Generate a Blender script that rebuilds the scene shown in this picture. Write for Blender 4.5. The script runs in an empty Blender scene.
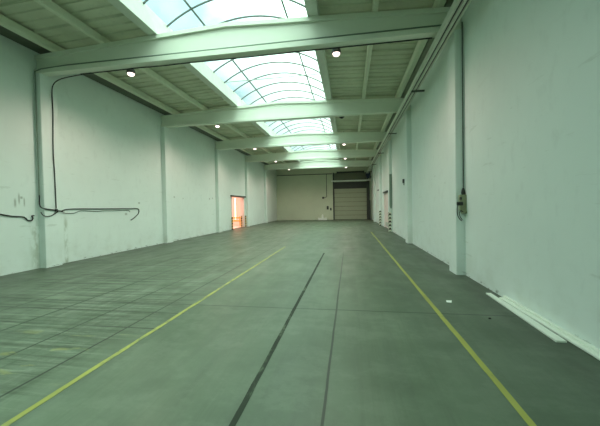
import bpy, math, random
from mathutils import Vector, Matrix
S = bpy.context.scene
COL = S.collection
random.seed(4)

# ------------------------------------------------------------------ camera
f, yaw, pitch, roll = 304.4, 0.1608, -0.0205, -0.0183
EYE = Vector((0, 0, 1.6))
cy, sy = math.cos(yaw), math.sin(yaw)
fwd = Vector((-sy*math.cos(pitch), cy*math.cos(pitch), math.sin(pitch)))
r0 = Vector((cy, sy, 0)); u0 = r0.cross(fwd)
rt = r0*math.cos(roll) + u0*math.sin(roll)
up = u0*math.cos(roll) - r0*math.sin(roll)
cd = bpy.data.cameras.new('camera'); cam = bpy.data.objects.new('camera', cd); COL.objects.link(cam)
cd.sensor_width = 36; cd.lens = f/600*36; cd.clip_start = 0.05; cd.clip_end = 500
M = Matrix((( rt.x, up.x, -fwd.x, EYE.x), (rt.y, up.y, -fwd.y, EYE.y), (rt.z, up.z, -fwd.z, EYE.z), (0, 0, 0, 1)))
cam.matrix_world = M
S.camera = cam

# ------------------------------------------------------------------ exposure, sky, portals
S.view_settings.view_transform = 'Standard'; S.view_settings.look = 'None'
S.view_settings.gamma = 1; S.view_settings.use_curve_mapping = False
S.view_settings.exposure = 0.6
S.cycles.use_denoising = True
S.cycles.max_bounces = 14; S.cycles.diffuse_bounces = 8; S.cycles.transparent_max_bounces = 16
S.cycles.sample_clamp_indirect = 6
SKY_STRENGTH, SKY_LOW, SKY_HIGH = 2.9, .39, 1.75
LAMP_W = 33.0

W = bpy.data.worlds.new('sky'); S.world = W; W.use_nodes = True
wn = W.node_tree; wn.nodes.clear()
tc = wn.nodes.new('ShaderNodeTexCoord')
mp = wn.nodes.new('ShaderNodeMapping'); mp.inputs['Scale'].default_value = (1.0, 1.0, 1.6); mp.inputs['Location'].default_value = (.25, .1, 0)
nz = wn.nodes.new('ShaderNodeTexNoise'); nz.inputs['Scale'].default_value = 2.1; nz.inputs['Detail'].default_value = 7; nz.inputs['Roughness'].default_value = .55
sx = wn.nodes.new('ShaderNodeSeparateXYZ')
md = wn.nodes.new('ShaderNodeMath'); md.operation = 'MULTIPLY_ADD'; md.inputs[1].default_value = 1.67; md.inputs[2].default_value = 0.48
ad = wn.nodes.new('ShaderNodeMath'); ad.operation = 'ADD'
my = wn.nodes.new('ShaderNodeMath'); my.operation = 'MULTIPLY_ADD'; my.inputs[1].default_value = -.6; my.inputs[2].default_value = .51
ay = wn.nodes.new('ShaderNodeMath'); ay.operation = 'ADD'
cr = wn.nodes.new('ShaderNodeValToRGB')
cr.color_ramp.elements[0].position = .40; cr.color_ramp.elements[0].color = (.15, .27, .30, 1)
cr.color_ramp.elements[1].position = .72; cr.color_ramp.elements[1].color = (.775, 1.03, .88, 1)
zr = wn.nodes.new('ShaderNodeMapRange'); zr.inputs['From Min'].default_value = .30; zr.inputs['From Max'].default_value = .95
zr.inputs['To Min'].default_value = SKY_LOW*SKY_STRENGTH; zr.inputs['To Max'].default_value = SKY_HIGH*SKY_STRENGTH
bg = wn.nodes.new('ShaderNodeBackground'); 
ow = wn.nodes.new('ShaderNodeOutputWorld')
l = wn.links.new
l(tc.outputs['Generated'], mp.inputs['Vector']); l(mp.outputs['Vector'], nz.inputs['Vector'])
l(tc.outputs['Generated'], sx.inputs[0]); l(sx.outputs['Z'], zr.inputs['Value']); l(zr.outputs[0], bg.inputs['Strength']); l(sx.outputs['X'], md.inputs[0])
l(sx.outputs['Y'], my.inputs[0]); l(my.outputs[0], ay.inputs[0]); l(md.outputs[0], ay.inputs[1]); l(ay.outputs[0], ad.inputs[0]); l(nz.outputs['Fac'], ad.inputs[1])
l(ad.outputs[0], cr.inputs['Fac']); l(cr.outputs['Color'], bg.inputs['Color']); l(bg.outputs[0], ow.inputs[0])
W.cycles.sampling_method = 'AUTOMATIC'

def light(name, kind, loc, power, color, **k):
    d = bpy.data.lights.new(name, kind); d.energy = power; d.color = color
    o = bpy.data.objects.new(name, d); COL.objects.link(o); o.location = loc
    for a, v in k.items(): setattr(d, a, v)
    return o

# geometry constants of the hall (metres, Y runs down the hall)
XL, XR, YN, YF, ZT = -8.66, 2.55, -9.4, 36.0, 6.75
BAY = 5.80
BY = [7.43 + BAY*k for k in range(5)]          # beam centre lines
PY = [7.55 + BAY*k for k in range(5)]          # pilaster centre lines
SKX, SKH, SKZ, SKR = -2.89, 1.99, 6.62, 0.63  # skylight vault: centre, half width, spring, rise
bays = [(BY[0]-2*BAY, BY[0]-BAY), (BY[0]-BAY, BY[0])] + [(BY[k], BY[k+1]) for k in range(4)]

for i, (a, b) in enumerate(bays):              # daylight enters only through the skylights
    p = light('skylight_portal', 'AREA', (SKX, (a+b)/2, 6.60), 1, (1, 1, 1), shape='RECTANGLE', size=3.9, size_y=BAY-.2)
    p.data.cycles.is_portal = True

# ------------------------------------------------------------------ helpers
class MB:
    def __init__(s): s.v = []; s.f = []
    def add(s, vs, fs):
        n = len(s.v); s.v += [tuple(v) for v in vs]; s.f += [tuple(i+n for i in q) for q in fs]; return s
    def box(s, x0, x1, y0, y1, z0, z1):
        return s.add([(x0,y0,z0),(x1,y0,z0),(x1,y1,z0),(x0,y1,z0),(x0,y0,z1),(x1,y0,z1),(x1,y1,z1),(x0,y1,z1)],
                     [(3,2,1,0),(4,5,6,7),(0,1,5,4),(1,2,6,5),(2,3,7,6),(3,0,4,7)])
    def bev(s, x0, x1, y0, y1, z0, z1, c, ax=2):
        """box whose four edges running along axis ax are chamfered by c"""
        lo = [x0, y0, z0]; hi = [x1, y1, z1]; a, b = [i for i in range(3) if i != ax]
        ring = [(lo[a]+c, lo[b]), (hi[a]-c, lo[b]), (hi[a], lo[b]+c), (hi[a], hi[b]-c), (hi[a]-c, hi[b]), (lo[a]+c, hi[b]), (lo[a], hi[b]-c), (lo[a], lo[b]+c)]
        vs = []
        for t in (lo[ax], hi[ax]):
            for p, q in ring:
                v = [0, 0, 0]; v[a] = p; v[b] = q; v[ax] = t; vs.append(v)
        fs = [tuple(range(8)), tuple(range(15, 7, -1))] + [(i, i+8, (i+1) % 8+8, (i+1) % 8) for i in range(8)]
        return s.add(vs, fs)
    def prism(s, prof, ax, t0, t1):
        """closed profile (pairs on the two other axes) extruded along axis ax"""
        n = len(prof); a, b = [i for i in range(3) if i != ax]; vs = []
        for t in (t0, t1):
            for p, q in prof:
                v = [0, 0, 0]; v[a] = p; v[b] = q; v[ax] = t; vs.append(v)
        return s.add(vs, [tuple(range(n)), tuple(range(2*n-1, n-1, -1))] + [(i, i+n, (i+1) % n+n, (i+1) % n) for i in range(n)])
    def tube(s, pts, r, n=8):
        pts = [Vector(p) for p in pts]; vs = []; fs = []; prev = None
        for i, p in enumerate(pts):
            t = (pts[min(i+1, len(pts)-1)] - pts[max(i-1, 0)]).normalized()
            if prev is None: a = t.orthogonal().normalized()
            else: a = (prev - t*prev.dot(t)).normalized()
            prev = a; b = t.cross(a)
            for k in range(n):
                w = 2*math.pi*k/n; vs.append(p + a*math.cos(w)*r + b*math.sin(w)*r)
        for i in range(len(pts)-1):
            for k in range(n):
                fs.append((i*n+k, i*n+(k+1) % n, (i+1)*n+(k+1) % n, (i+1)*n+k))
        fs += [tuple(range(n))[::-1], tuple((len(pts)-1)*n+k for k in range(n))]
        return s.add(vs, fs)
    def lathe(s, c, prof, n=20):
        """rings (radius, z) about a vertical axis through c"""
        vs = []; fs = []
        for r, z in prof:
            for k in range(n):
                w = 2*math.pi*k/n; vs.append((c[0]+r*math.cos(w), c[1]+r*math.sin(w), c[2]+z))
        for i in range(len(prof)-1):
            for k in range(n): fs.append((i*n+k, i*n+(k+1) % n, (i+1)*n+(k+1) % n, (i+1)*n+k))
        fs += [tuple(range(n))[::-1], tuple((len(prof)-1)*n+k for k in range(n))]
        return s.add(vs, fs)

def wloc(o):
    v = Vector(o.location)
    while o.parent: o = o.parent; v = v + o.location
    return v
def obj(name, mb, mat, parent=None, origin=(0, 0, 0), smooth=False):
    """mesh from world coordinates, linked as one object under its parent"""
    off = wloc(parent) + Vector(origin) if parent else Vector(origin)
    me = bpy.data.meshes.new(name); me.from_pydata([Vector(v)-off for v in mb.v], [], mb.f); me.update()
    import bmesh
    bm = bmesh.new(); bm.from_mesh(me); bmesh.ops.recalc_face_normals(bm, faces=bm.faces); bm.to_mesh(me); bm.free()
    if smooth:
        for p in me.polygons: p.use_smooth = True
        me.set_sharp_from_angle(angle=math.radians(40))
    me.materials.append(mat)
    o = bpy.data.objects.new(name, me); COL.objects.link(o); o.location = origin
    if parent: o.parent = parent
    return o
def tag(o, label, cat, group=None, kind=None):
    o['label'] = label; o['category'] = cat
    if group: o['group'] = group
    if kind: o['kind'] = kind
    return o
def thing(name, label, cat, loc, group=None):
    o = bpy.data.objects.new(name, None); COL.objects.link(o); o.location = loc; o.empty_display_size = .1
    return tag(o, label, cat, group)
def struct(name, mb, mat, label, cat, parent=None):
    o = obj(name, mb, mat, parent)
    if not parent: tag(o, label, cat, kind='structure')
    return o
def dup(root, loc, label):
    """copy of a thing with copies of its parts and sub-parts"""
    r = root.copy(); COL.objects.link(r); r.location = loc; r['label'] = label
    for ch in root.children:
        c = ch.copy(); COL.objects.link(c); c.parent = r
        for g in ch.children:
            d = g.copy(); COL.objects.link(d); d.parent = c
    return r
def smoothpts(P, n=6):
    """Catmull-Rom through the points"""
    P = [Vector(p) for p in P]; Q = [P[0]*2-P[1]] + P + [P[-1]*2-P[-2]]; out = []
    for i in range(1, len(Q)-2):
        for k in range(n):
            t = k/n; a, b, c, d = Q[i-1:i+3]
            out.append(.5*((2*b)+(c-a)*t+(2*a-5*b+4*c-d)*t*t+(3*b-a-3*c+d)*t**3))
    return out + [P[-1]]

# ------------------------------------------------------------------ materials
class NT:
    """tiny node builder"""
    def __init__(s, name):
        s.m = bpy.data.materials.new(name); s.m.use_nodes = True; s.t = s.m.node_tree
        s.b = s.t.nodes['Principled BSDF']; s.g = s.t.nodes.new('ShaderNodeTexCoord')
        s.sep = None
    def n(s, typ, **k):
        o = s.t.nodes.new('ShaderNode'+typ)
        for a, v in k.items(): setattr(o, a, v)
        return o
    def link(s, a, b): s.t.links.new(a, b)
    def math(s, op, *a):
        o = s.n('Math', operation=op)
        for i, v in enumerate(a):
            if isinstance(v, (int, float)): o.inputs[i].default_value = v
            else: s.link(v, o.inputs[i])
        return o.outputs[0]
    def pos(s, ax):
        if not s.sep:
            s.sep = s.n('SeparateXYZ'); s.link(s.n('NewGeometry').outputs['Position'], s.sep.inputs[0])
        return s.sep.outputs[ax]
    def noise(s, scale, stretch=(1, 1, 1), detail=5, rough=.55, off=(0, 0, 0)):
        m = s.n('Mapping'); m.inputs['Scale'].default_value = stretch; m.inputs['Location'].default_value = off
        s.link(s.n('NewGeometry').outputs['Position'], m.inputs['Vector'])
        o = s.n('TexNoise'); o.inputs['Scale'].default_value = scale; o.inputs['Detail'].default_value = detail; o.inputs['Roughness'].default_value = rough
        s.link(m.outputs[0], o.inputs['Vector']); return o.outputs['Fac']
    def step(s, v, a, b):
        o = s.n('MapRange', interpolation_type='SMOOTHSTEP', clamp=True)
        o.inputs['From Min'].default_value = a; o.inputs['From Max'].default_value = b; s.link(v, o.inputs['Value'])
        return o.outputs['Result']
    def mix(s, fac, a, b):
        o = s.n('Mix', data_type='RGBA')
        for sock, v in ((o.inputs[0], fac), (o.inputs[6], a), (o.inputs[7], b)):
            if isinstance(v, (int, float)): sock.default_value = v
            elif isinstance(v, tuple): sock.default_value = (*v, 1)
            else: s.link(v, sock)
        return o.outputs[2]
    def band(s, v, c, w, soft=.4):
        """1 inside |v-c| < w"""
        d = s.math('ABSOLUTE', s.math('SUBTRACT', v, c))
        o = s.n('MapRange', interpolation_type='SMOOTHSTEP', clamp=True)
        o.inputs['From Min'].default_value = w*(1+soft); o.inputs['From Max'].default_value = w*(1-soft)
        s.link(d, o.inputs['Value']); return o.outputs['Result']
    def out(s, col, rough=.6, metal=0, spec=None, bump=None, bstr=.2, bdist=.01):
        if isinstance(col, tuple): s.b.inputs['Base Color'].default_value = (*col, 1)
        else: s.link(col, s.b.inputs['Base Color'])
        if isinstance(rough, (int, float)): s.b.inputs['Roughness'].default_value = rough
        else: s.link(rough, s.b.inputs['Roughness'])
        s.b.inputs['Metallic'].default_value = metal
        if spec is not None: s.b.inputs['Specular IOR Level'].default_value = spec
        if bump is not None:
            o = s.n('Bump'); o.inputs['Strength'].default_value = bstr; o.inputs['Distance'].default_value = bdist
            s.link(bump, o.inputs['Height']); s.link(o.outputs[0], s.b.inputs['Normal'])
        return s.m
def plain(name, col, rough=.55, metal=0, var=.12, scale=6, spec=None):
    k = NT(name); n = k.noise(scale)
    c = k.mix(n, tuple(x*(1-var) for x in col), tuple(min(1, x*(1+var)) for x in col))
    return k.out(c, rough, metal, spec)
def emit(name, col, strength):
    k = NT(name); k.b.inputs['Base Color'].default_value = (*col, 1)
    k.b.inputs['Emission Color'].default_value = (*col, 1); k.b.inputs['Emission Strength'].default_value = strength
    return k.m

PAINT_WALL = (.762, .845, .80)
def wall_paint(name, left=False, col=None):
    PAINT = col or PAINT_WALL
    k = NT(name)
    big = k.step(k.noise(.55, (1, 1, 1), 4), .35, .7)
    fine = k.noise(5, (1, 1, .6), 6)
    c = k.mix(big, PAINT, tuple(x*.95 for x in PAINT))
    c = k.mix(k.step(fine, .52, .75), c, tuple(x*.93 for x in PAINT))
    # scuffs and dirt close to the floor, and thin smears at hand height
    low = k.math('MULTIPLY', k.step(k.pos(2), 1.1, .0), k.step(k.noise(2.2, (1, 1, 1.5), 6), .42, .72))
    c = k.mix(k.math('MULTIPLY', low, .25), c, (.50, .55, .45))
    sm = k.math('MULTIPLY', k.step(k.noise(3.0, (1, .35, 2.6), 7, .65), .62, .70), k.math('MULTIPLY', k.step(k.pos(2), 4.6, 2.5), .35))
    c = k.mix(sm, c, (.46, .52, .45))
    chip = k.math('MULTIPLY', k.step(k.pos(2), .10, .03), k.step(k.noise(4.5, (1, 1, 3), 6, .7), .56, .62))
    c = k.mix(k.math('MULTIPLY', chip, .75), c, (.14, .16, .12))
    if left:
        # dirty water run beside the first pilaster and old plaster marks
        run = k.math('MULTIPLY', k.math('MAXIMUM', k.band(k.pos(1), 8.12, .05, .9), k.math('MULTIPLY', k.band(k.pos(1), 7.2, .12, .9), .8)), k.step(k.pos(2), 1.7, 1.0))
        run = k.math('MULTIPLY', run, k.step(k.noise(7, (1, 1, .5)), .35, .6))
        c = k.mix(k.math('MULTIPLY', run, .8), c, (.36, .42, .32))
        marks = None
        for y, z, w, h in ((6.70, 1.84, .025, .10), (6.80, 1.95, .020, .12), (6.93, 1.86, .018, .10), (6.86, 1.98, .03, .03), (11.48, 1.88, .05, .035), (14.08, 2.2, .05, .035), (10.71, 1.44, .06, .04), (14.9, 2.15, .03, .03), (18.0, 2.2, .06, .05), (18.4, 2.25, .05, .04)):
            b = k.math('MULTIPLY', k.band(k.pos(1), y, w, .6), k.band(k.pos(2), z, h, .6))
            marks = b if marks is None else k.math('MAXIMUM', marks, b)
        c = k.mix(k.math('MULTIPLY', marks, .62), c, (.22, .25, .19))
    return k.out(c, .62, bump=fine, bstr=.12, bdist=.01)
m_wall = wall_paint('wall_paint'); m_wall_left = wall_paint('wall_paint_left', True)
m_beam = plain('beam_paint', (.74, .78, .67), .6, var=.05, scale=2.5)
m_pil = wall_paint('pilaster_paint')
m_purlin = plain('purlin_concrete', (.70, .73, .59), .75, var=.10)
def roof_mat():
    k = NT('fibre_cement_sheet'); n = k.noise(1.3, (1, .5, 1), 6); f_ = k.noise(9, (1, 1, 1), 5)
    c = k.mix(k.step(n, .3, .75), (.64, .66, .52), (.54, .56, .43))
    c = k.mix(k.step(f_, .5, .75), c, (.56, .58, .46))
    return k.out(c, .85, bump=f_, bstr=.2)
m_roof = roof_mat()
m_gutter = plain('left_recess_shade', (.12, .13, .10), .6, var=.25); m_shade_right = plain('right_recess_shade', (.26, .28, .21), .6, var=.2)  # shade of the recesses under the roof edges put into dark colours
m_back = wall_paint('far_wall_paint', col=(.64, .69, .53))

def floor_mat():
    k = NT('painted_concrete_floor'); X, Y = k.pos(0), k.pos(1)
    base = (.150, .172, .137)
    cloud = k.step(k.noise(.42, (1, .8, 1), 6, .6), .30, .72)
    c = k.mix(cloud, (.068, .100, .062), (.124, .164, .112))
    # broad wheel-polish streaks along and across the hall
    st = k.step(k.noise(1.1, (2.2, .22, 1), 6, .65), .42, .68)
    c = k.mix(k.math('MULTIPLY', st, .55), c, (.072, .096, .068))
    leftzone = k.step(X, -2.3, -3.4)
    st2 = k.math('MULTIPLY', k.step(k.noise(1.5, (.16, 1.9, 1), 7, .7), .47, .70), leftzone)
    c = k.mix(k.math('MULTIPLY', st2, .85), c, (.050, .066, .040))
    st3 = k.math('MULTIPLY', k.step(k.noise(2.1, (1.4, .2, 1), 6, .7, (3, 5, 0)), .50, .72), leftzone)
    c = k.mix(k.math('MULTIPLY', st3, .6), c, (.205, .240, .186))
    scr = k.step(k.noise(3.4, (.10, 2.6, 1), 8, .75, (1, 2, 0)), .47, .60)
    c = k.mix(k.math('MULTIPLY', k.math('MULTIPLY', scr, leftzone), .75), c, (.036, .050, .030))
    scr2 = k.step(k.noise(3.4, (2.6, .10, 1), 8, .75, (4, 1, 0)), .50, .64)
    c = k.mix(k.math('MULTIPLY', scr2, k.math('MULTIPLY_ADD', leftzone, .30, .16)), c, (.040, .056, .034))
    scr3 = k.step(k.noise(4.0, (.16, 3.0, 1), 8, .75, (7, 3, 0)), .50, .62)
    c = k.mix(k.math('MULTIPLY', k.math('MULTIPLY', scr3, leftzone), .5), c, (.22, .265, .195))
    fine = k.noise(14, (1, 1, 1), 6, .7)
    c = k.mix(k.math('MULTIPLY', k.step(fine, .5, .8), .35), c, (.080, .100, .074))
    # dark dirt along both walls
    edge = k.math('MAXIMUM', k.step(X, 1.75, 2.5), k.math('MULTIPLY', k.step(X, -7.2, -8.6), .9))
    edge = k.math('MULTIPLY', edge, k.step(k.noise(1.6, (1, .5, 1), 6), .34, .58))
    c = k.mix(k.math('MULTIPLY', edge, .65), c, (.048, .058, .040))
    mot = k.step(k.noise(1.7, (1, 1.3, 1), 7, .72, (9, 4, 0)), .47, .60)
    c = k.mix(k.math('MULTIPLY', mot, .22), c, (.165, .205, .15))
    mot2 = k.step(k.noise(.9, (1, 1.6, 1), 7, .7, (2, 8, 0)), .48, .62)
    c = k.mix(k.math('MULTIPLY', mot2, .30), c, (.056, .084, .052))
    # saw-cut slab joints
    wob = k.math('MULTIPLY', k.math('SUBTRACT', k.noise(1.2), .5), .02)
    Xw, Yw = k.math('ADD', X, wob), k.math('ADD', Y, wob)
    j = None
    def add(b, s):
        nonlocal j
        b = k.math('MULTIPLY', b, s); j = b if j is None else k.math('MAXIMUM', j, b)
    add(k.math('MULTIPLY', k.band(Xw, -.22, .012), k.step(Y, 11.5, 9)), .95)
    for y in (4.69, 11.6, 18.6, 25.4): add(k.band(Yw, y, .014), .85)
    lm = k.step(X, -2.45, -2.6)
    for x, s in ((-3.01, .9), (-3.76, .9), (-4.66, .95), (-5.6, .7), (-6.5, .7), (-7.4, .6)):
        add(k.math('MULTIPLY', k.math('MULTIPLY', k.band(Xw, x, .014), lm), k.step(k.noise(.5, (1, 1, 1), 3, .5, (x, 0, 0)), .22, .40)), s)
    for y, s in ((4.27, .85), (3.68, .95), (6.1, .65), (8.2, .6), (9.9, .5)):
        add(k.math('MULTIPLY', k.math('MULTIPLY', k.band(Yw, y, .012), lm), k.step(k.noise(.5, (1, 1, 1), 3, .5, (0, y, 3)), .22, .40)), s)
    c = k.mix(j, c, (.022, .032, .021))
    # oil stains in the middle of the hall and a skid ring
    o = None
    for x, y, a, b, s in ((-.75, 11.6, .32, .30, .7), (.02, 11.5, .20, .28, .6), (-.35, 14.6, .40, .40, .5), (-.05, 9.9, .22, .16, .4), (1.35, 8.3, .3, .5, .35)):
        dx = k.math('DIVIDE', k.math('SUBTRACT', Xw, x), a); dy = k.math('DIVIDE', k.math('SUBTRACT', Yw, y), b)
        d = k.math('SQRT', k.math('ADD', k.math('MULTIPLY', dx, dx), k.math('MULTIPLY', dy, dy)))
        d = k.math('ADD', d, k.math('MULTIPLY', k.math('SUBTRACT', k.noise(5), .5), 1.6))
        q = k.math('MULTIPLY', k.step(d, 1.1, .6), s); o = q if o is None else k.math('MAXIMUM', o, q)
    c = k.mix(o, c, (.05, .06, .045))
    dx = k.math('SUBTRACT', Xw, .25); dy = k.math('MULTIPLY', k.math('SUBTRACT', Yw, 8.4), .45)
    ring = k.band(k.math('SQRT', k.math('ADD', k.math('MULTIPLY', dx, dx), k.math('MULTIPLY', dy, dy))), .62, .07, .9)
    c = k.mix(k.math('MULTIPLY', k.math('MULTIPLY', ring, k.step(X, -.1, .5)), .35), c, (.07, .085, .065))
    # faint old yellow paint left of the line
    yel = k.math('MULTIPLY', k.step(k.noise(3.2, (.5, 1.6, 1), 5), .60, .68), k.math('MULTIPLY', k.band(X, -3.6, .8, .5), k.band(Y, 2.7, .8, .5)))
    c = k.mix(k.math('MULTIPLY', yel, .35), c, (.30, .30, .09))
    r = k.math('ADD', k.math('MULTIPLY', k.noise(1.8, (1.5, .4, 1), 5), .30), .30)
    return k.out(c, r, spec=.30, bump=fine, bstr=.06, bdist=.004)
m_floor = floor_mat()
def line_mat(name, col, wear, rough=.55):
    k = NT(name); n = k.noise(5, (1.4, .5, 1), 7, .7)
    c = k.mix(k.step(n, wear-.1, wear+.1), col, (.10, .135, .085)); c = k.mix(k.step(k.noise(.8), .4, .7), c, tuple(x*.8 for x in col))
    return k.out(c, rough, spec=.3)
m_yel = line_mat('worn_yellow_paint', (.31, .32, .075), .54)
m_yel2 = line_mat('yellow_paint', (.33, .34, .078), .64)
m_seam = line_mat('dark_seam_filler', (.020, .030, .018), .60, .8)
def glass_mat():
    k = NT('skylight_sheet'); t = k.t; t.nodes.remove(k.b)
    tr = k.n('BsdfTransparent'); tr.inputs[0].default_value = (.93, .97, .97, 1)
    tl = k.n('BsdfTranslucent'); tl.inputs[0].default_value = (.85, .92, .90, 1)
    mx = k.n('MixShader'); k.link(k.math('MULTIPLY_ADD', k.step(k.noise(1.2, (1, 1, 1), 5), .35, .7), .10, .05), mx.inputs[0])
    k.link(tr.outputs[0], mx.inputs[1]); k.link(tl.outputs[0], mx.inputs[2])
    k.link(mx.outputs[0], t.nodes['Material Output'].inputs[0]); return k.m
m_glass = glass_mat()
m_curb = plain('curb_sheet', (.62, .66, .58), .6)
m_rib = plain('grey_aluminium', (.16, .19, .18), .5, .3)
m_tie = plain('galvanised_tie', (.45, .5, .46), .5, .2)
m_black = plain('black_rubber', (.016, .018, .016), .5, var=.2)
m_dkgrey = plain('dark_grey_conduit', (.07, .085, .07), .5, var=.15)
m_cond = plain('green_grey_conduit', (.22, .28, .22), .5)
m_tray = plain('pale_galvanised_steel', (.60, .64, .55), .45, .1)
m_lamp = plain('dark_lamp_metal', (.10, .10, .09), .45, .2)
m_lampw = plain('white_lamp_bracket', (.55, .58, .50), .5)
m_bulb = emit('lit_lamp_lens', (1.0, .80, .74), 2.2)
m_off = plain('unlit_lamp_lens', (.03, .03, .03), .3)
m_olive = plain('olive_grey_plastic', (.26, .29, .17), .5)
m_white = plain('white_laminate', (.80, .86, .76), .45, var=.06)
m_paper = plain('white_paper', (.90, .93, .87), .6, var=.03)
m_door = plain('sectional_door_panel', (.38, .42, .30), .55, var=.07, scale=2)
m_upper = plain('brown_grey_panel', (.17, .18, .13), .6)
m_dark = plain('dark_steel', (.045, .05, .045), .5, var=.2)
m_header = plain('pale_header_steel', (.50, .54, .48), .45, .1)
m_blue = plain('dark_blue_motor', (.03, .04, .09), .45)
m_rdoor = plain('glow_tinted_door', (.80, .70, .66), .5, var=.06)  # pink tint is the opposite doorway's warm light put into the colour
m_face_shade = plain('grey_green_face_shade', (.20, .27, .22), .55)
m_safety = plain('safety_yellow', (.62, .40, .05), .5)
m_annex = plain('annex_paint', (.80, .72, .68), .6, var=.04)
def hazard(name, light_, freq=4.6):
    k = NT(name)
    v = k.math('ADD', k.math('MULTIPLY', k.pos(2), freq), k.math('MULTIPLY', k.math('ADD', k.math('ABSOLUTE', k.math('SUBTRACT', k.pos(0), 2.40)), k.pos(1)), freq))
    w = k.math('GREATER_THAN', k.math('FRACT', v), .5)
    return k.out(k.mix(w, light_, (.02, .02, .018)), .5)
m_haz = hazard('black_white_hazard', (.80, .82, .66)); m_haz2 = hazard('black_yellow_hazard', (.52, .40, .09), 5.0)

# ------------------------------------------------------------------ the room shell
struct('floor', MB().box(XL-.3, XR+.3, YN-.3, YF+.3, -.2, 0), m_floor, 'grey-green concrete floor with saw-cut joints and stains', 'floor')
D1 = (21.55, 24.30, 2.47)   # doorway in the left wall
D2 = (20.75, 23.05, 2.52)   # door in the right wall
D3 = (-1.74, 2.03, 4.42)    # sectional door in the far wall
w = MB().box(XL-.25, XL, YN-.3, D1[0], 0, ZT).box(XL-.25, XL, D1[1], YF+.3, 0, ZT).box(XL-.25, XL, D1[0], D1[1], D1[2], ZT)
struct('wall_left', w, m_wall_left, 'long pale painted wall on the left with black cables', 'wall')
w = MB().box(XR, XR+.25, YN-.3, D2[0], 0, ZT).box(XR, XR+.25, D2[1], YF+.3, 0, ZT).box(XR, XR+.25, D2[0], D2[1], D2[2], ZT).box(XR+.15, XR+.25, D2[0], D2[1], 0, D2[2])
struct('wall_right', w, m_wall, 'long pale painted wall on the right', 'wall')
w = MB().box(XL, D3[0], YF, YF+.3, 0, ZT).box(D3[1], XR, YF, YF+.3, 0, ZT).box(D3[0], D3[1], YF, YF+.3, D3[2], ZT)
struct('wall_far', w, m_back, 'end wall of the hall with the sectional door', 'wall')
struct('wall_near', MB().box(XL, XR, YN-.3, YN, 0, ZT), m_wall, 'end wall behind the viewer', 'wall')

def btop(x): return 5.97 + .27*(1-abs(x+3.0)/5.6)       # top of the pitched beams
def rz(x): return btop(x) + .25                           # underside of roof sheets
def sheet(mb, x0, x1, y0, y1):
    """profiled roof sheet: pans with a step rib every 0.95 m, running across the hall"""
    p = .953; y = y0; prof = []
    while y < y1-.01:
        e = min(y+p, y1)
        prof += [(y, 0), (e-.72, 0), (e-.70, -.03), (e-.62, -.03), (e-.60, 0), (e-.42, 0), (e-.40, -.03), (e-.32, -.03), (e-.30, 0), (e-.09, 0), (e-.07, -.06), (e-.01, -.06)]
        y = e
    prof.append((y1, 0)); n = len(prof)
    vs = [(x, q, rz(x)+d) for x in (x0, x1) for q, d in prof] + [(x, q, rz(x)+.12) for x in (x0, x1) for q in (y0, y1)]
    fs = [(i, i+1, n+i+1, n+i) for i in range(n-1)] + [(2*n, 2*n+1, 2*n+3, 2*n+2)]
    mb.add(vs, fs)
c = MB(); LX, RX = (-8.10, SKX-SKH-.03), (SKX+SKH+.03, 2.22)
Y0S, Y1S = bays[0][0], bays[-1][1]
sheet(c, LX[0], LX[1], YN, YF); sheet(c, RX[0], RX[1], YN, YF)
for a, b in ((YN, Y0S), (Y1S, YF)):                       # roof closed over the middle beyond the skylights
    sheet(c, LX[1], -3.0, a, b); sheet(c, -3.0, RX[0], a, b)
struct('ceiling', c, m_roof, 'ribbed grey roof sheets between the purlins', 'ceiling')
g = MB().box(XL, LX[0], YN, YF, 6.10, 6.5); struct('trim_1', g, m_gutter, 'dark strip painted as recess shade above the left wall', 'shade strip')  # dark box filling the unlit gap between wall top and purlin
g = MB().box(RX[1], XR, YN, YF, 6.10, 6.5); struct('trim_2', g, m_shade_right, 'dark strip painted as recess shade above the right wall', 'shade strip')  # same shade box on the right, in a lighter tone
lun = [(SKX-SKH-.1, 6.3)] + [(SKX+SKH*math.cos(math.pi-math.pi*t/16)*1.03, SKZ+.05+SKR*math.sin(math.pi*t/16)) for t in range(17)] + [(SKX+SKH+.1, 6.3)]
g = MB().prism(lun, 1, Y0S-.06, Y0S).prism(lun, 1, Y1S+.1, Y1S+.16); struct('trim_3', g, m_beam, 'end gables closing the skylight vault', 'gable')

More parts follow.
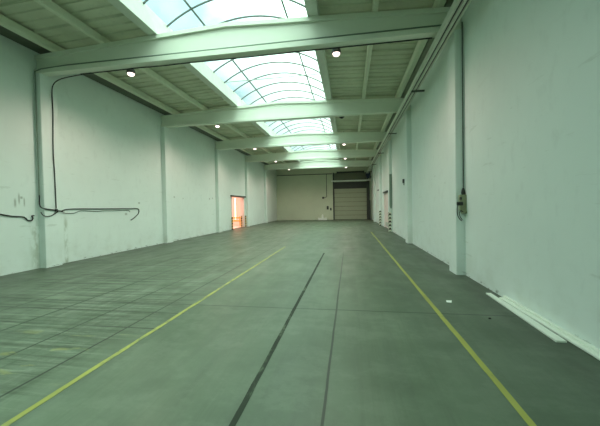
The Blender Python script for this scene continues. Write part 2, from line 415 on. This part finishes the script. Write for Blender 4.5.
# ------------------------------------------------------------------ skylights
BAYN = ['in front of the nearest beam', 'between the first and second beams', 'between the second and third beams', 'between the third and fourth beams', 'between the fourth and last beams', 'beyond the last beam by the far wall']
def arc(r_add, t): 
    R = (SKH**2+SKR**2)/(2*SKR); A = math.asin(SKH/R); a = -A+2*A*t
    return SKX+(R+r_add)*math.sin(a), SKZ-(R-SKR)+(R+r_add)*math.cos(a)
N = 20
def skylight(y0, y1, label):
    root = thing('skylight', label, 'skylight', (SKX, y0, 6.3), 'barrel vault skylights along the roof ridge')
    pane = MB()
    for r in (0, .016):
        vs = [(arc(r, i/N)[0], y, arc(r, i/N)[1]) for y in (y0, y1) for i in range(N+1)]
        pane.add(vs, [(i, i+1, N+2+i, N+1+i) for i in range(N)])
        break
    obj('glazing', pane, m_glass, root, smooth=True)
    for sgn in (-1, 1):
        xo, xi = SKX+sgn*(SKH+.24), SKX+sgn*(SKH-.02)
        cb = MB().box(min(xo, xi), max(xo, xi), y0, y1, btop(xi)+.001, SKZ+.03)
        obj('curb', cb, m_curb, root)
    n = 6
    for j in range(n):
        y = y0 + BAY*(j+.35)/n
        rb = MB().tube([(arc(-.025, i/N)[0], y, arc(-.025, i/N)[1]) for i in range(N+1)], .026, 6)
        obj('arched_rib', rb, m_rib, root, smooth=True)
        if j in (2, 4):
            tb = MB().tube([(SKX-SKH+.02, y+.04, SKZ+.02), (SKX+SKH-.02, y+.04, SKZ+.02)], .017, 6)
            obj('tie_rod', tb, m_tie, root)
    for t in (.20, .80):
        x, z = arc(-.03, t)
        obj('glazing_bar', MB().tube([(x, y0, z), (x, y1, z)], .030, 6), m_rib, root)
    return root
for (a, b), n in zip(bays, ['added unseen behind the viewer to light the near walls'] + BAYN): skylight(a, b, 'arched translucent skylight in the roof ' + n)  # the one behind the viewer is added to brighten the near hall

# ------------------------------------------------------------------ roof beams
ORD = ['nearest', 'second', 'third', 'fourth', 'farthest']
def beam():
    root = thing('roof_beam', '', 'beam', (0, BY[0], 5.46), 'pitched concrete roof beams across the hall')
    y = BY[0]; x0, x1 = XL+.02, XR-.02
    fl = MB().prism([(y-.12, 5.46), (y+.12, 5.46), (y+.12, 5.575), (y+.05, 5.60), (y-.05, 5.60), (y-.12, 5.575)], 0, x0, x1)
    obj('bottom_flange', fl, m_beam, root)
    def pitched(yh, lo, hi):
        xs = [x0, -3.0, x1]; vs = []
        for x in xs: vs += [(x, y-yh, lo(x)), (x, y+yh, lo(x)), (x, y+yh, hi(x)), (x, y-yh, hi(x))]
        fs = [(0, 1, 2, 3), (11, 10, 9, 8)]
        for i in (0, 4):
            for k in range(4): fs.append((i+k, i+(k+1) % 4, i+4+(k+1) % 4, i+4+k))
        return MB().add(vs, fs)
    obj('web', pitched(.05, lambda x: 5.595, lambda x: btop(x)-.10), m_beam, root)
    obj('top_flange', pitched(.115, lambda x: btop(x)-.10, btop), m_beam, root)
    return root
b0 = beam()
for i in range(5):
    lab = f'{ORD[i]} of the five pale concrete beams crossing the hall under the roof'
    if i == 0: b0['label'] = lab
    else: dup(b0, (0, BY[i], 5.46), lab)

# purlins, one per bay and line
PX = [(-7.99, 'beside the left wall'), (-6.50, 'left of the skylight'), (.66, 'right of the skylight'), (2.07, 'beside the right wall')]
py = [YN] + BY + [YF]
for x, where in PX:
    first = None
    for i in range(6):
        a, b = py[i], py[i+1]
        lab = f'pale roof purlin {where} {BAYN[i]}'
        if i in (0, 5) or first is None:
            r = thing('roof_purlin', lab, 'purlin', (x, a, btop(x)), 'purlins under the roof sheets')
            w_ = .085 if 'wall' in where else .058; zb = btop(x)+.001; zt = rz(x)-.062
            web = MB().prism([(x-w_*.7, zb), (x+w_*.7, zb), (x+w_, zb+.03), (x+w_*1.15, zt), (x-w_*1.15, zt), (x-w_, zb+.03)], 1, a, b)
            o = obj('roof_purlin', web, m_purlin, origin=(x, a, btop(x)))
            tag(o, lab, 'purlin', 'purlins under the roof sheets'); bpy.data.objects.remove(r)
            if i == 1: first = o
        else:
            o = first.copy(); COL.objects.link(o); o.location = (x, a, btop(x)); o['label'] = lab

# pilasters
for side, x0, x1 in (('left', XL-.02, -8.46), ('right', 2.36, XR+.02)):
    first = None
    for i in range(5):
        extra = {('left', 0): ' with black cables', ('right', 0): ' with the olive switch box', ('right', 2): ' with a black and white hazard guard', ('right', 3): ' with a hazard guard past the door'}.get((side, i), '')
        lab = f'{ORD[i]} pale painted concrete pilaster on the {side} wall{extra}'
        if first is None:
            mb = MB().bev(x0, x1, PY[0]-.25, PY[0]+.25, 0, 5.46, .012)
            first = obj('wall_pilaster', mb, m_pil, origin=((x0+x1)/2, PY[0], 0)); o = first
            tag(o, lab, 'pilaster', f'pilasters along the {side} wall')
        else:
            o = first.copy(); COL.objects.link(o); o.location = ((x0+x1)/2, PY[i], 0); o['label'] = lab

# ------------------------------------------------------------------ floor markings
def strip(x, y0, y1, w, z=.003):
    
    n = int((y1-y0)/.12); vs = []; a = b = 0.0
    for i in range(n+1):
        a = .7*a + random.gauss(0, 1)*w*.03; b = .7*b + random.gauss(0, 1)*w*.03
        y = y0+(y1-y0)*i/n
        vs += [(x-w/2+a, y, .0003), (x+w/2+b, y, .0003), (x+w/2+b, y, z), (x-w/2+a, y, z)]
    fs = [(0, 1, 2, 3), (4*n, 4*n+3, 4*n+2, 4*n+1)]
    for i in range(n):
        for k in range(4): fs.append((4*i+k, 4*i+(k+1) % 4, 4*i+4+(k+1) % 4, 4*i+4+k))
    return MB().add(vs, fs)
def fl(name, x, y0, y1, w, m, lab, z=.003):
    o = obj(name, strip(x, y0, y1, w, z), m, origin=(x, (y0+y1)/2, 0)); tag(o, lab, 'floor line'); return o
fl('painted_floor_line', -2.575, 1.0, 12.0, .058, m_yel, 'worn yellow painted line on the left part of the floor')
fl('painted_floor_line', 1.275, 1.0, 18.9, .058, m_yel2, 'clean yellow painted line on the floor beside the right wall')
fl('floor_seam_strip', -.875, .8, 10.4, .047, m_seam, 'dark straight seam strip down the middle of the floor', .0025)

# ------------------------------------------------------------------ ceiling lamps
LXS = (-6.12, -.27)
def lamp(on):
    x, y = LXS[0], BY[0]+.50; z = 5.60
    root = thing('ceiling_lamp', '', 'lamp', (x, y, z), 'hanging lamps along the beams')
    obj('stem', MB().tube([(x, y, z+.12), (x, y, rz(x)+.0)], .012, 8), m_lamp, root)
    obj('bracket', MB().box(x-.05, x+.05, BY[0]+.065, y+.01, z+.20, z+.23), m_lampw, root)
    hs = MB().lathe((x, y, z), [(.115, -.10), (.12, -.07), (.105, 0), (.06, .09), (.03, .13), (.02, .14)], 20)
    obj('housing', hs, m_lamp if on else m_black, root, smooth=True)
    obj('lens', MB().lathe((x, y, z), [(.03, -.165), (.065, -.15), (.088, -.12), (.095, -.10), (.095, -.095)], 20), m_bulb if on else m_off, root, smooth=True)
    if not on:
        for q in (x-.17, x+.17): obj('crossbar', MB().bev(q-.085, q+.085, y-.03, y+.03, z+.0, z+.07, .01, 0), m_lampw, root)
    return root
on0 = lamp(True); first = True
for r, (lx, side) in enumerate(zip(LXS, ('left of', 'right of'))):
    for i in range(5):
        y = BY[i]+.50; loc = (lx, y, 5.60)
        if (r, i) == (1, 1):
            o = lamp(False); o.location = (lx, y, 5.64); o['label'] = 'unlit dark ceiling lamp right of the skylight behind the second beam'; continue
        lab = f'lit hanging ceiling lamp {side} the skylight behind the {ORD[i]} beam'
        if first: o = on0; o['label'] = lab; first = False
        else: o = dup(on0, loc, lab)
        light('lamp_light', 'SPOT', (lx, y, 5.40), LAMP_W*4, (1.0, .74, .64), shadow_soft_size=.09, spot_size=math.radians(165), spot_blend=.6)

# ------------------------------------------------------------------ cable tray on the right wall
tr = thing('cable_tray', 'long pale cable tray under the roof beside the right wall', 'cable tray', (2.11, 16, 5.2))
ty0, ty1 = YN+.01, 35.5
for xa, xb, zb in ((1.98, 2.045, 5.40), (2.085, 2.155, 5.38), (2.19, 2.235, 5.34)): obj('rail', MB().bev(xa, xb, ty0, ty1, 5.25, zb, .015, 1), m_tray, tr)
obj('tray_bed', MB().box(2.045, 2.19, ty0, ty1, 5.285, 5.30), m_dark, tr)
for y in [10.3+BAY*k for k in range(5)]:
    if y > 35: break
    if min(abs(y-p) for p in PY) < .3: continue
    obj('bracket', MB().box(2.02, 2.42, y-.03, y+.03, 5.205, 5.25), m_dkgrey, tr)

# ------------------------------------------------------------------ cables on the left side
def cable(name, pts, r, m, lab, smooth=True, cat='cable'):
    P = smoothpts(pts) if smooth else pts
    o = obj(name, MB().tube(P, r, 8), m, origin=tuple(pts[len(pts)//2]), smooth=True); return tag(o, lab, cat)
WL = XL+.018; PF = -8.46+.022
yb = BY[0]+.10
cable('black_cable', [(1.95, yb, 5.445), (.8, yb, 5.442), (-1.2, yb+.0, 5.44), (-2.5, yb, 5.434), (-4.2, yb, 5.44), (-4.9, yb, 5.43), (-5.6, yb, 5.442), (-6.3, yb, 5.432), (-7.0, yb, 5.425), (-7.6, yb+.02, 5.41), (-8.1, yb+.04, 5.36), (-8.36, yb+.07, 5.24), (PF+.004, 7.62, 5.0), (PF, 7.63, 4.4), (PF, 7.60, 3.4), (PF, 7.62, 2.6), (PF, 7.63, 1.68)], .014, m_black,
      'thick black cable hanging down the nearest left pilaster from the beam')
cable('steel_conduit', [(2.3, 7.345, 5.618), (-7.6, 7.335, 5.618), (-8.40, 7.288, 5.56), (-8.50, 7.29, 5.535), (-8.575, 7.272, 5.50), (-8.58, 7.272, 5.0), (-8.58, 7.272, 2.05)], .016, m_cond,
      'dark grey-green conduit along the nearest beam and down the near side of its left pilaster', False, 'conduit')
cable('black_cable', [(-8.565, 7.26, 2.06), (-8.56, 7.255, 1.82), (-8.50, 7.24, 1.72), (-8.44, 7.31, 1.675), (PF, 7.6, 1.63), (PF+.005, 7.80, 1.60), (-8.47, 7.86, 1.60), (WL, 8.02, 1.62), (WL, 8.35, 1.66), (WL, 9.5, 1.655), (WL, 10.8, 1.65), (WL, 11.3, 1.65), (WL, 11.42, 1.60), (WL, 11.40, 1.45), (WL, 11.15, 1.28), (WL, 10.95, 1.19)], .017, m_black,
      'black cable running level along the left wall and hooking down at its end')
cable('thin_black_cable', [(WL+.03, 7.95, 1.58), (WL, 8.15, 1.53), (WL, 8.4, 1.53), (WL, 8.6, 1.59), (WL, 8.75, 1.60), (WL, 9.3, 1.57), (WL, 9.6, 1.585), (WL, 10.1, 1.58), (WL, 10.6, 1.59), (WL, 10.85, 1.57), (WL, 10.9, 1.52)], .009, m_dkgrey,
      'thin sagging cable just under the level black cable on the left wall')
cable('black_cable', [(WL, 4.2, 1.80), (WL, 5.6, 1.67), (WL, 6.25, 1.565), (WL, 6.6, 1.49), (WL, 6.85, 1.47), (WL, 6.93, 1.43), (WL, 6.99, 1.37), (WL+.02, 7.07, 1.36), (WL+.02, 7.11, 1.42), (WL, 7.10, 1.48), (WL, 7.16, 1.49)], .017, m_black,
      'loose black cable end hooking up on the left wall before the nearest pilaster')
cable('thin_black_cable', [(-8.55, 7.275, 1.58), (-8.48, 7.27, 1.50), (PF, 7.33, 1.46), (PF, 7.46, 1.47), (PF, 7.58, 1.53), (PF+.01, 7.68, 1.59)], .012, m_black,
      'short black cable looping under the cable joint on the nearest left pilaster')
o = obj('cable_clip', MB().bev(PF-.012, PF+.03, 7.585, 7.665, 1.585, 1.665, .01), m_black, origin=(PF, 7.62, 1.6)); tag(o, 'small black cable joint where the cables meet on the nearest left pilaster', 'cable joint')

# ------------------------------------------------------------------ right pilaster: drop cable and switch box
yf = PY[0]-.25
cable('black_cable', [(2.51, yf-.022, 5.6), (2.51, yf-.02, 4.2), (2.512, yf-.022, 2.6), (2.51, yf-.02, 1.95)], .009, m_black, 'straight black cable dropping down the nearest right pilaster to the switch box')
sb = thing('switch_box', 'olive grey socket box with a black plug on the nearest right pilaster', 'switch box', (2.47, yf-.06, 1.4))
obj('casing', MB().bev(2.415, 2.555, yf-.10, yf, 1.45, 1.80, .012, 1), m_olive, sb)
obj('base_flap', MB().bev(2.455, 2.560, yf-.125, yf-.02, 1.385, 1.452, .01, 0), m_olive, sb)
obj('cable_gland', MB().lathe((2.505, yf-.03, 1.80), [(.035, 0), (.04, .04), (.03, .11), (.016, .15)], 14), m_black, sb, smooth=True)
obj('plug', MB().bev(2.345, 2.462, yf-.15, yf-.098, 1.565, 1.645, .02, 0), m_black, sb)
obj('socket_cover', MB().box(2.405, 2.452, yf-.112, yf-.098, 1.69, 1.75), m_dark, sb)
obj('lead', MB().tube(smoothpts([(2.365, yf-.125, 1.59), (2.345, yf-.13, 1.48), (2.355, yf-.12, 1.36), (2.40, yf-.10, 1.27), (2.45, yf-.09, 1.22)]), .009, 8), m_black, sb, smooth=True)
obj('lead', MB().tube(smoothpts([(2.47, yf-.128, 1.42), (2.42, yf-.128, 1.45), (2.395, yf-.12, 1.40), (2.41, yf-.11, 1.32), (2.46, yf-.10, 1.24)]), .008, 8), m_black, sb, smooth=True)

# ------------------------------------------------------------------ planks and paper on the right
def plank(x0a, x0b, x1a, x1b, ya, yb_, h, lip):
    mb = MB().add([(x0a, ya, 0.001), (x1a, ya, 0.001), (x1b, yb_, 0.001), (x0b, yb_, 0.001), (x0a, ya, h), (x1a, ya, h), (x1b, yb_, h), (x0b, yb_, h)],
                  [(3, 2, 1, 0), (4, 5, 6, 7), (0, 1, 5, 4), (1, 2, 6, 5), (2, 3, 7, 6), (3, 0, 4, 7)])
    return mb
o = obj('white_plank', plank(2.305, 2.36, 2.415, 2.44, 3.86, 5.80, .022, 0), m_white, origin=(2.36, 4.9, 0)); tag(o, 'short white plank lying on the floor in front of the longer one', 'plank')
lp = thing('edged_plank', 'longer white edged plank lying tight against the right wall', 'plank', (2.48, 3.2, 0))
obj('board', MB().bev(2.452, 2.535, .6, 5.52, .001, .03, .006, 1), m_white, lp)
obj('raised_edge', MB().bev(2.512, 2.548, .6, 5.52, .03, .062, .005, 1), m_white, lp)
o = obj('paper_scrap', MB().add([(1.54, 5.24, .002), (1.61, 5.22, .002), (1.64, 5.30, .012), (1.56, 5.33, .004), (1.54, 5.24, .006), (1.61, 5.22, .006), (1.64, 5.30, .016), (1.56, 5.33, .008)], [(3, 2, 1, 0), (4, 5, 6, 7), (0, 1, 5, 4), (1, 2, 6, 5), (2, 3, 7, 6), (3, 0, 4, 7)]), m_paper, origin=(1.62, 5.26, 0)); tag(o, 'small white scrap of paper on the floor right of the yellow line', 'paper scrap')
o = obj('dark_debris', MB().lathe((1.90, 4.55, 0.0), [(.018, .001), (.02, .008), (.01, .016)], 9), m_black, origin=(1.90, 4.55, 0)); tag(o, 'tiny dark lump of debris on the floor by the white planks', 'debris', kind='thing')

# ------------------------------------------------------------------ right wall: door, guards, fittings
d = struct('door_2', MB().box(XR+.05, XR+.10, D2[0]+.07, D2[1]-.07, .01, D2[2]-.06), m_rdoor, 'pale door with painted pink glow in the right wall behind the hazard guard', 'door')
obj('door_frame', MB().box(XR-.015, XR+.15, D2[0], D2[0]+.08, 0, D2[2]).box(XR-.015, XR+.15, D2[1]-.08, D2[1], 0, D2[2]), m_rdoor, d)
obj('lintel', MB().box(XR-.10, XR+.14, D2[0]-.05, D2[1]+.05, D2[2]-.05, D2[2]+.05), m_dark, d)
obj('door_handle', MB().tube([(XR+.05, D2[0]+.2, 1.05), (XR-.01, D2[0]+.2, 1.05), (XR-.01, D2[0]+.33, 1.05)], .012), m_dark, d)
obj('kick_plate', MB().box(XR+.035, XR+.052, D2[0]+.25, D2[1]-.25, .10, .40), m_header, d)
def guard(i, lab):
    y = PY[i]-.25
    mb = MB().prism([(2.33, y-.03), (2.47, y-.03), (2.47, y-.002), (2.358, y-.002), (2.358, y+.30), (2.33, y+.30)], 2, 0, 1.17)
    o = obj('corner_guard', mb, m_haz, origin=(2.4, y, 0)); tag(o, lab, 'corner guard', 'hazard corner guards on the right pilasters')
guard(2, 'black and white striped corner guard on the third right pilaster before the door')
guard(3, 'striped corner guard on the fourth right pilaster past the door')
y = PY[2]-.25
o = obj('shaded_face_strip', MB().prism([(2.385, 1.55), (2.44, 1.40), (2.50, 1.40), (2.52, 1.55), (2.52, 3.45), (2.385, 3.45)], 1, y-.09, y-.001), m_face_shade, origin=(2.45, y, 1.4)); tag(o, 'grey-green vertical strip painted as face shade above the hazard guard on the third right pilaster', 'pilaster shade')  # dark strip standing for the pilaster's shaded near face and something fixed on it
sn = thing('wall_sensor', 'small dark sensor on the right wall between the second and third pilasters', 'sensor', (XR-.03, 14.85, 2.65))
obj('housing', MB().bev(XR-.07, XR+.002, 14.76, 14.92, 2.62, 2.80, .015, 0), m_dark, sn)
obj('bracket', MB().box(XR-.03, XR+.002, 14.80, 14.88, 2.52, 2.63), m_dkgrey, sn)
o = obj('wall_plate', MB().bev(XR-.10, XR+.002, 26.0, 27.5, 2.86, 2.96, .01, 1), m_dark, origin=(XR, 26.8, 2.9)); tag(o, 'dark horizontal lintel plate on the right wall beyond the hazard guards', 'wall plate')

# ------------------------------------------------------------------ left doorway and the lit annex behind it
AX0, AY0, AY1, AZ = -12.6, 19.5, 26.6, 3.0
x = XL-.25
ax = MB().box(AX0-.15, AX0, AY0-.15, AY1+.15, -.2, AZ+.15).box(AX0, x, AY0-.15, AY0, -.2, AZ+.15).box(AX0, x, AY1, AY1+.15, -.2, AZ+.15).box(AX0, x, AY0, AY1, AZ, AZ+.15)
struct('wall_annex', ax, m_annex, 'pink-lit walls of the side room seen through the left doorway', 'wall')
struct('floor_annex', MB().box(AX0, XL-.3, AY0, AY1, -.2, 0), m_annex, 'pale floor of the side room behind the left doorway', 'floor')
d = struct('door_1', MB().box(XL-.26, XL+.02, D1[0]-.02, D1[0]+.07, 0, D1[2]).box(XL-.26, XL+.02, D1[1]-.07, D1[1]+.02, 0, D1[2]), m_annex, 'open doorway in the left wall glowing with warm light', 'doorway')
obj('lintel', MB().box(XL-.24, XL+.14, D1[0]-.15, D1[1]+.15, D1[2]-.02, D1[2]+.08), m_dark, d)
win = struct('window_1', MB().box(-10.36, -10.24, AY1-.03, AY1-.005, .55, 2.5), emit('lit_window_pane', (1.0, .78, .52), 1.5), 'narrow bright window in the side room', 'window')
obj('window_frame', MB().box(-10.41, -10.36, AY1-.05, AY1, .5, 2.55).box(-10.24, -10.19, AY1-.05, AY1, .5, 2.55).box(-10.36, -10.24, AY1-.05, AY1, 2.5, 2.55).box(-10.36, -10.24, AY1-.05, AY1, .5, .55), m_annex, win)
a = light('annex_ceiling_light', 'AREA', (-10.7, 23.2, AZ-.03), 115, (1.0, .55, .44), shape='RECTANGLE', size=2.6, size_y=4.5)
def bollard(x, y, lab):
    r = thing('safety_post', lab, 'safety post', (x, y, 0), 'striped safety posts at the left doorway')
    obj('post', MB().bev(x-.045, x+.045, y-.045, y+.045, .012, .94, .015), m_haz2, r)
    obj('base_plate', MB().box(x-.10, x+.10, y-.10, y+.10, 0, .013), m_dark, r)
bollard(-8.50, 21.25, 'striped safety post at the near side of the left doorway')
bollard(-8.50, 24.20, 'striped safety post at the far side of the left doorway')
bollard(-8.80, 24.06, 'striped safety post set back inside the far side of the left doorway')
br = thing('safety_barrier', 'orange yellow safety barrier standing inside the lit left doorway', 'barrier', (-9.9, 25.2, 0))
for z in (.42, .68): obj('rail', MB().bev(-11.2, -9.3, 25.16, 25.24, z, z+.11, .02, 0), m_safety, br)
for q in (-11.1, -10.2, -9.4): obj('post', MB().bev(q-.04, q+.04, 25.24, 25.32, 0, .85, .01), m_safety, br)

# ------------------------------------------------------------------ far wall
d = tag(bpy.data.objects.new('door_3', None), 'grey sectional overhead door in the far wall', 'door', kind='structure'); COL.objects.link(d); d.location = (.15, YF, 0)
hs = 3.62/7
for k in range(7):
    mb = MB().prism([(YF+.06, k*hs+.02), (YF+.045, k*hs+.05), (YF+.045, (k+1)*hs-.03), (YF+.06, (k+1)*hs-.004), (YF+.10, (k+1)*hs-.004), (YF+.10, k*hs+.02)], 0, D3[0]+.03, D3[1]-.03)
    obj('door_section', mb, m_door, d)
obj('light_leak_block', MB().box(D3[0], D3[1], YF+.20, YF+.29, 0, D3[2]), m_dark, d)  # added dark slab, stops sky light leaking between the sections
obj('top_recess', MB().box(D3[0], D3[1], YF+.12, YF+.19, 3.55, D3[2]), m_dark, d)
obj('bottom_seal', MB().box(D3[0]+.03, D3[1]-.03, YF+.04, YF+.11, .001, .03), m_black, d)
for x in (D3[0]-.12, D3[1]-.02): obj('door_track', MB().box(x, x+.14, YF-.10, YF+.04, 0, 5.5), m_dark, d)
obj('header_beam', MB().bev(-2.06, 2.50, YF-.22, YF-.02, 4.44, 4.60, .02, 0), m_paper, d)
obj('upper_panel', MB().box(-1.72, 1.99, YF-.02, YF+.001, 4.60, 5.45), m_upper, d)
obj('guide_column', MB().bev(2.12, 2.34, YF-.16, YF-.001, 0, 4.44, .02), m_dark, d)
obj('chain_guard', MB().bev(2.06, 2.40, YF-.28, YF-.16, 0, 2.2, .03), m_dark, d)
obj('spring_shaft', MB().tube([(-1.4, YF-.2, 5.50), (1.75, YF-.2, 5.50)], .10, 12), m_dark, d, smooth=True)
for x in (-1.35, 1.7): obj('shaft_bracket', MB().box(x-.03, x+.03, YF-.3, YF+.001, 5.30, 5.62), m_dark, d)
mt = thing('door_motor', 'dark blue door motor high in the far right corner', 'motor', (2.12, YF, 5.0))
obj('gearbox', MB().bev(1.90, 2.40, YF-.40, YF-.022, 4.98, 5.44, .04, 1), m_blue, mt)
obj('motor_body', MB().tube([(2.15, YF-.24, 5.20), (2.15, YF-.24, 4.72)], .15, 14), m_blue, mt, smooth=True)
obj('bracket', MB().box(1.90, XR+.001, YF-.28, YF-.22, 4.78, 4.84).box(1.90, XR+.001, YF-.28, YF-.22, 4.90, 4.97), m_dark, mt)
cable('wall_conduit', [(XL+.1, YF-.03, 5.40), (-1.95, YF-.03, 5.40)], .04, m_dkgrey, 'dark horizontal conduit along the top of the far wall', False, 'conduit')
cable('drop_conduit', [(-2.60, YF-.03, 5.36), (-2.62, YF-.03, 2.72), (-2.72, YF-.03, 2.66), (-2.88, YF-.03, 2.66)], .028, m_dkgrey, 'thin vertical conduit on the far wall left of the sectional door', False, 'conduit')
def box_thing(name, x0, x1, z0, z1, m, lab, cat, depth=.10):
    r = thing(name, lab, cat, ((x0+x1)/2, YF, z0))
    obj('casing', MB().bev(x0, x1, YF-depth, YF+.001, z0, z1, .015, 1), m, r)
    obj('cover', MB().box(x0+.04, x1-.04, YF-depth-.012, YF-depth+.001, z0+.04, z1-.04), m_dkgrey, r)
box_thing('junction_box', -3.14, -2.90, 2.50, 2.72, m_dark, 'small dark junction box on the far wall under the conduit', 'junction box')
box_thing('control_box', -2.62, -2.40, 1.22, 1.62, m_dark, 'dark door control box on the far wall, left of two', 'control box')
box_thing('control_box', -2.24, -2.06, 1.10, 1.40, m_dark, 'dark push-button box on the far wall, nearer the sectional door', 'control box', .08)
wb = thing('white_crate', 'low white box on the floor against the far wall', 'box', (-3.1, YF-.3, 0))
obj('body', MB().bev(-3.62, -2.62, YF-.48, YF-.08, 0, .22, .02), m_paper, wb)
obj('lid', MB().bev(-3.65, -2.59, YF-.50, YF-.06, .22, .27, .02), m_paper, wb)
bt = thing('white_canister', 'white canister standing on the low white box by the far wall', 'canister', (-3.1, YF-.28, .27))
obj('body', MB().lathe((-3.1, YF-.28, .27), [(.12, 0), (.13, .03), (.13, .26), (.07, .34)], 16), m_paper, bt, smooth=True)
obj('cap', MB().lathe((-3.1, YF-.28, .61), [(.06, 0), (.06, .07), (.05, .08)], 12), m_paper, bt, smooth=True)
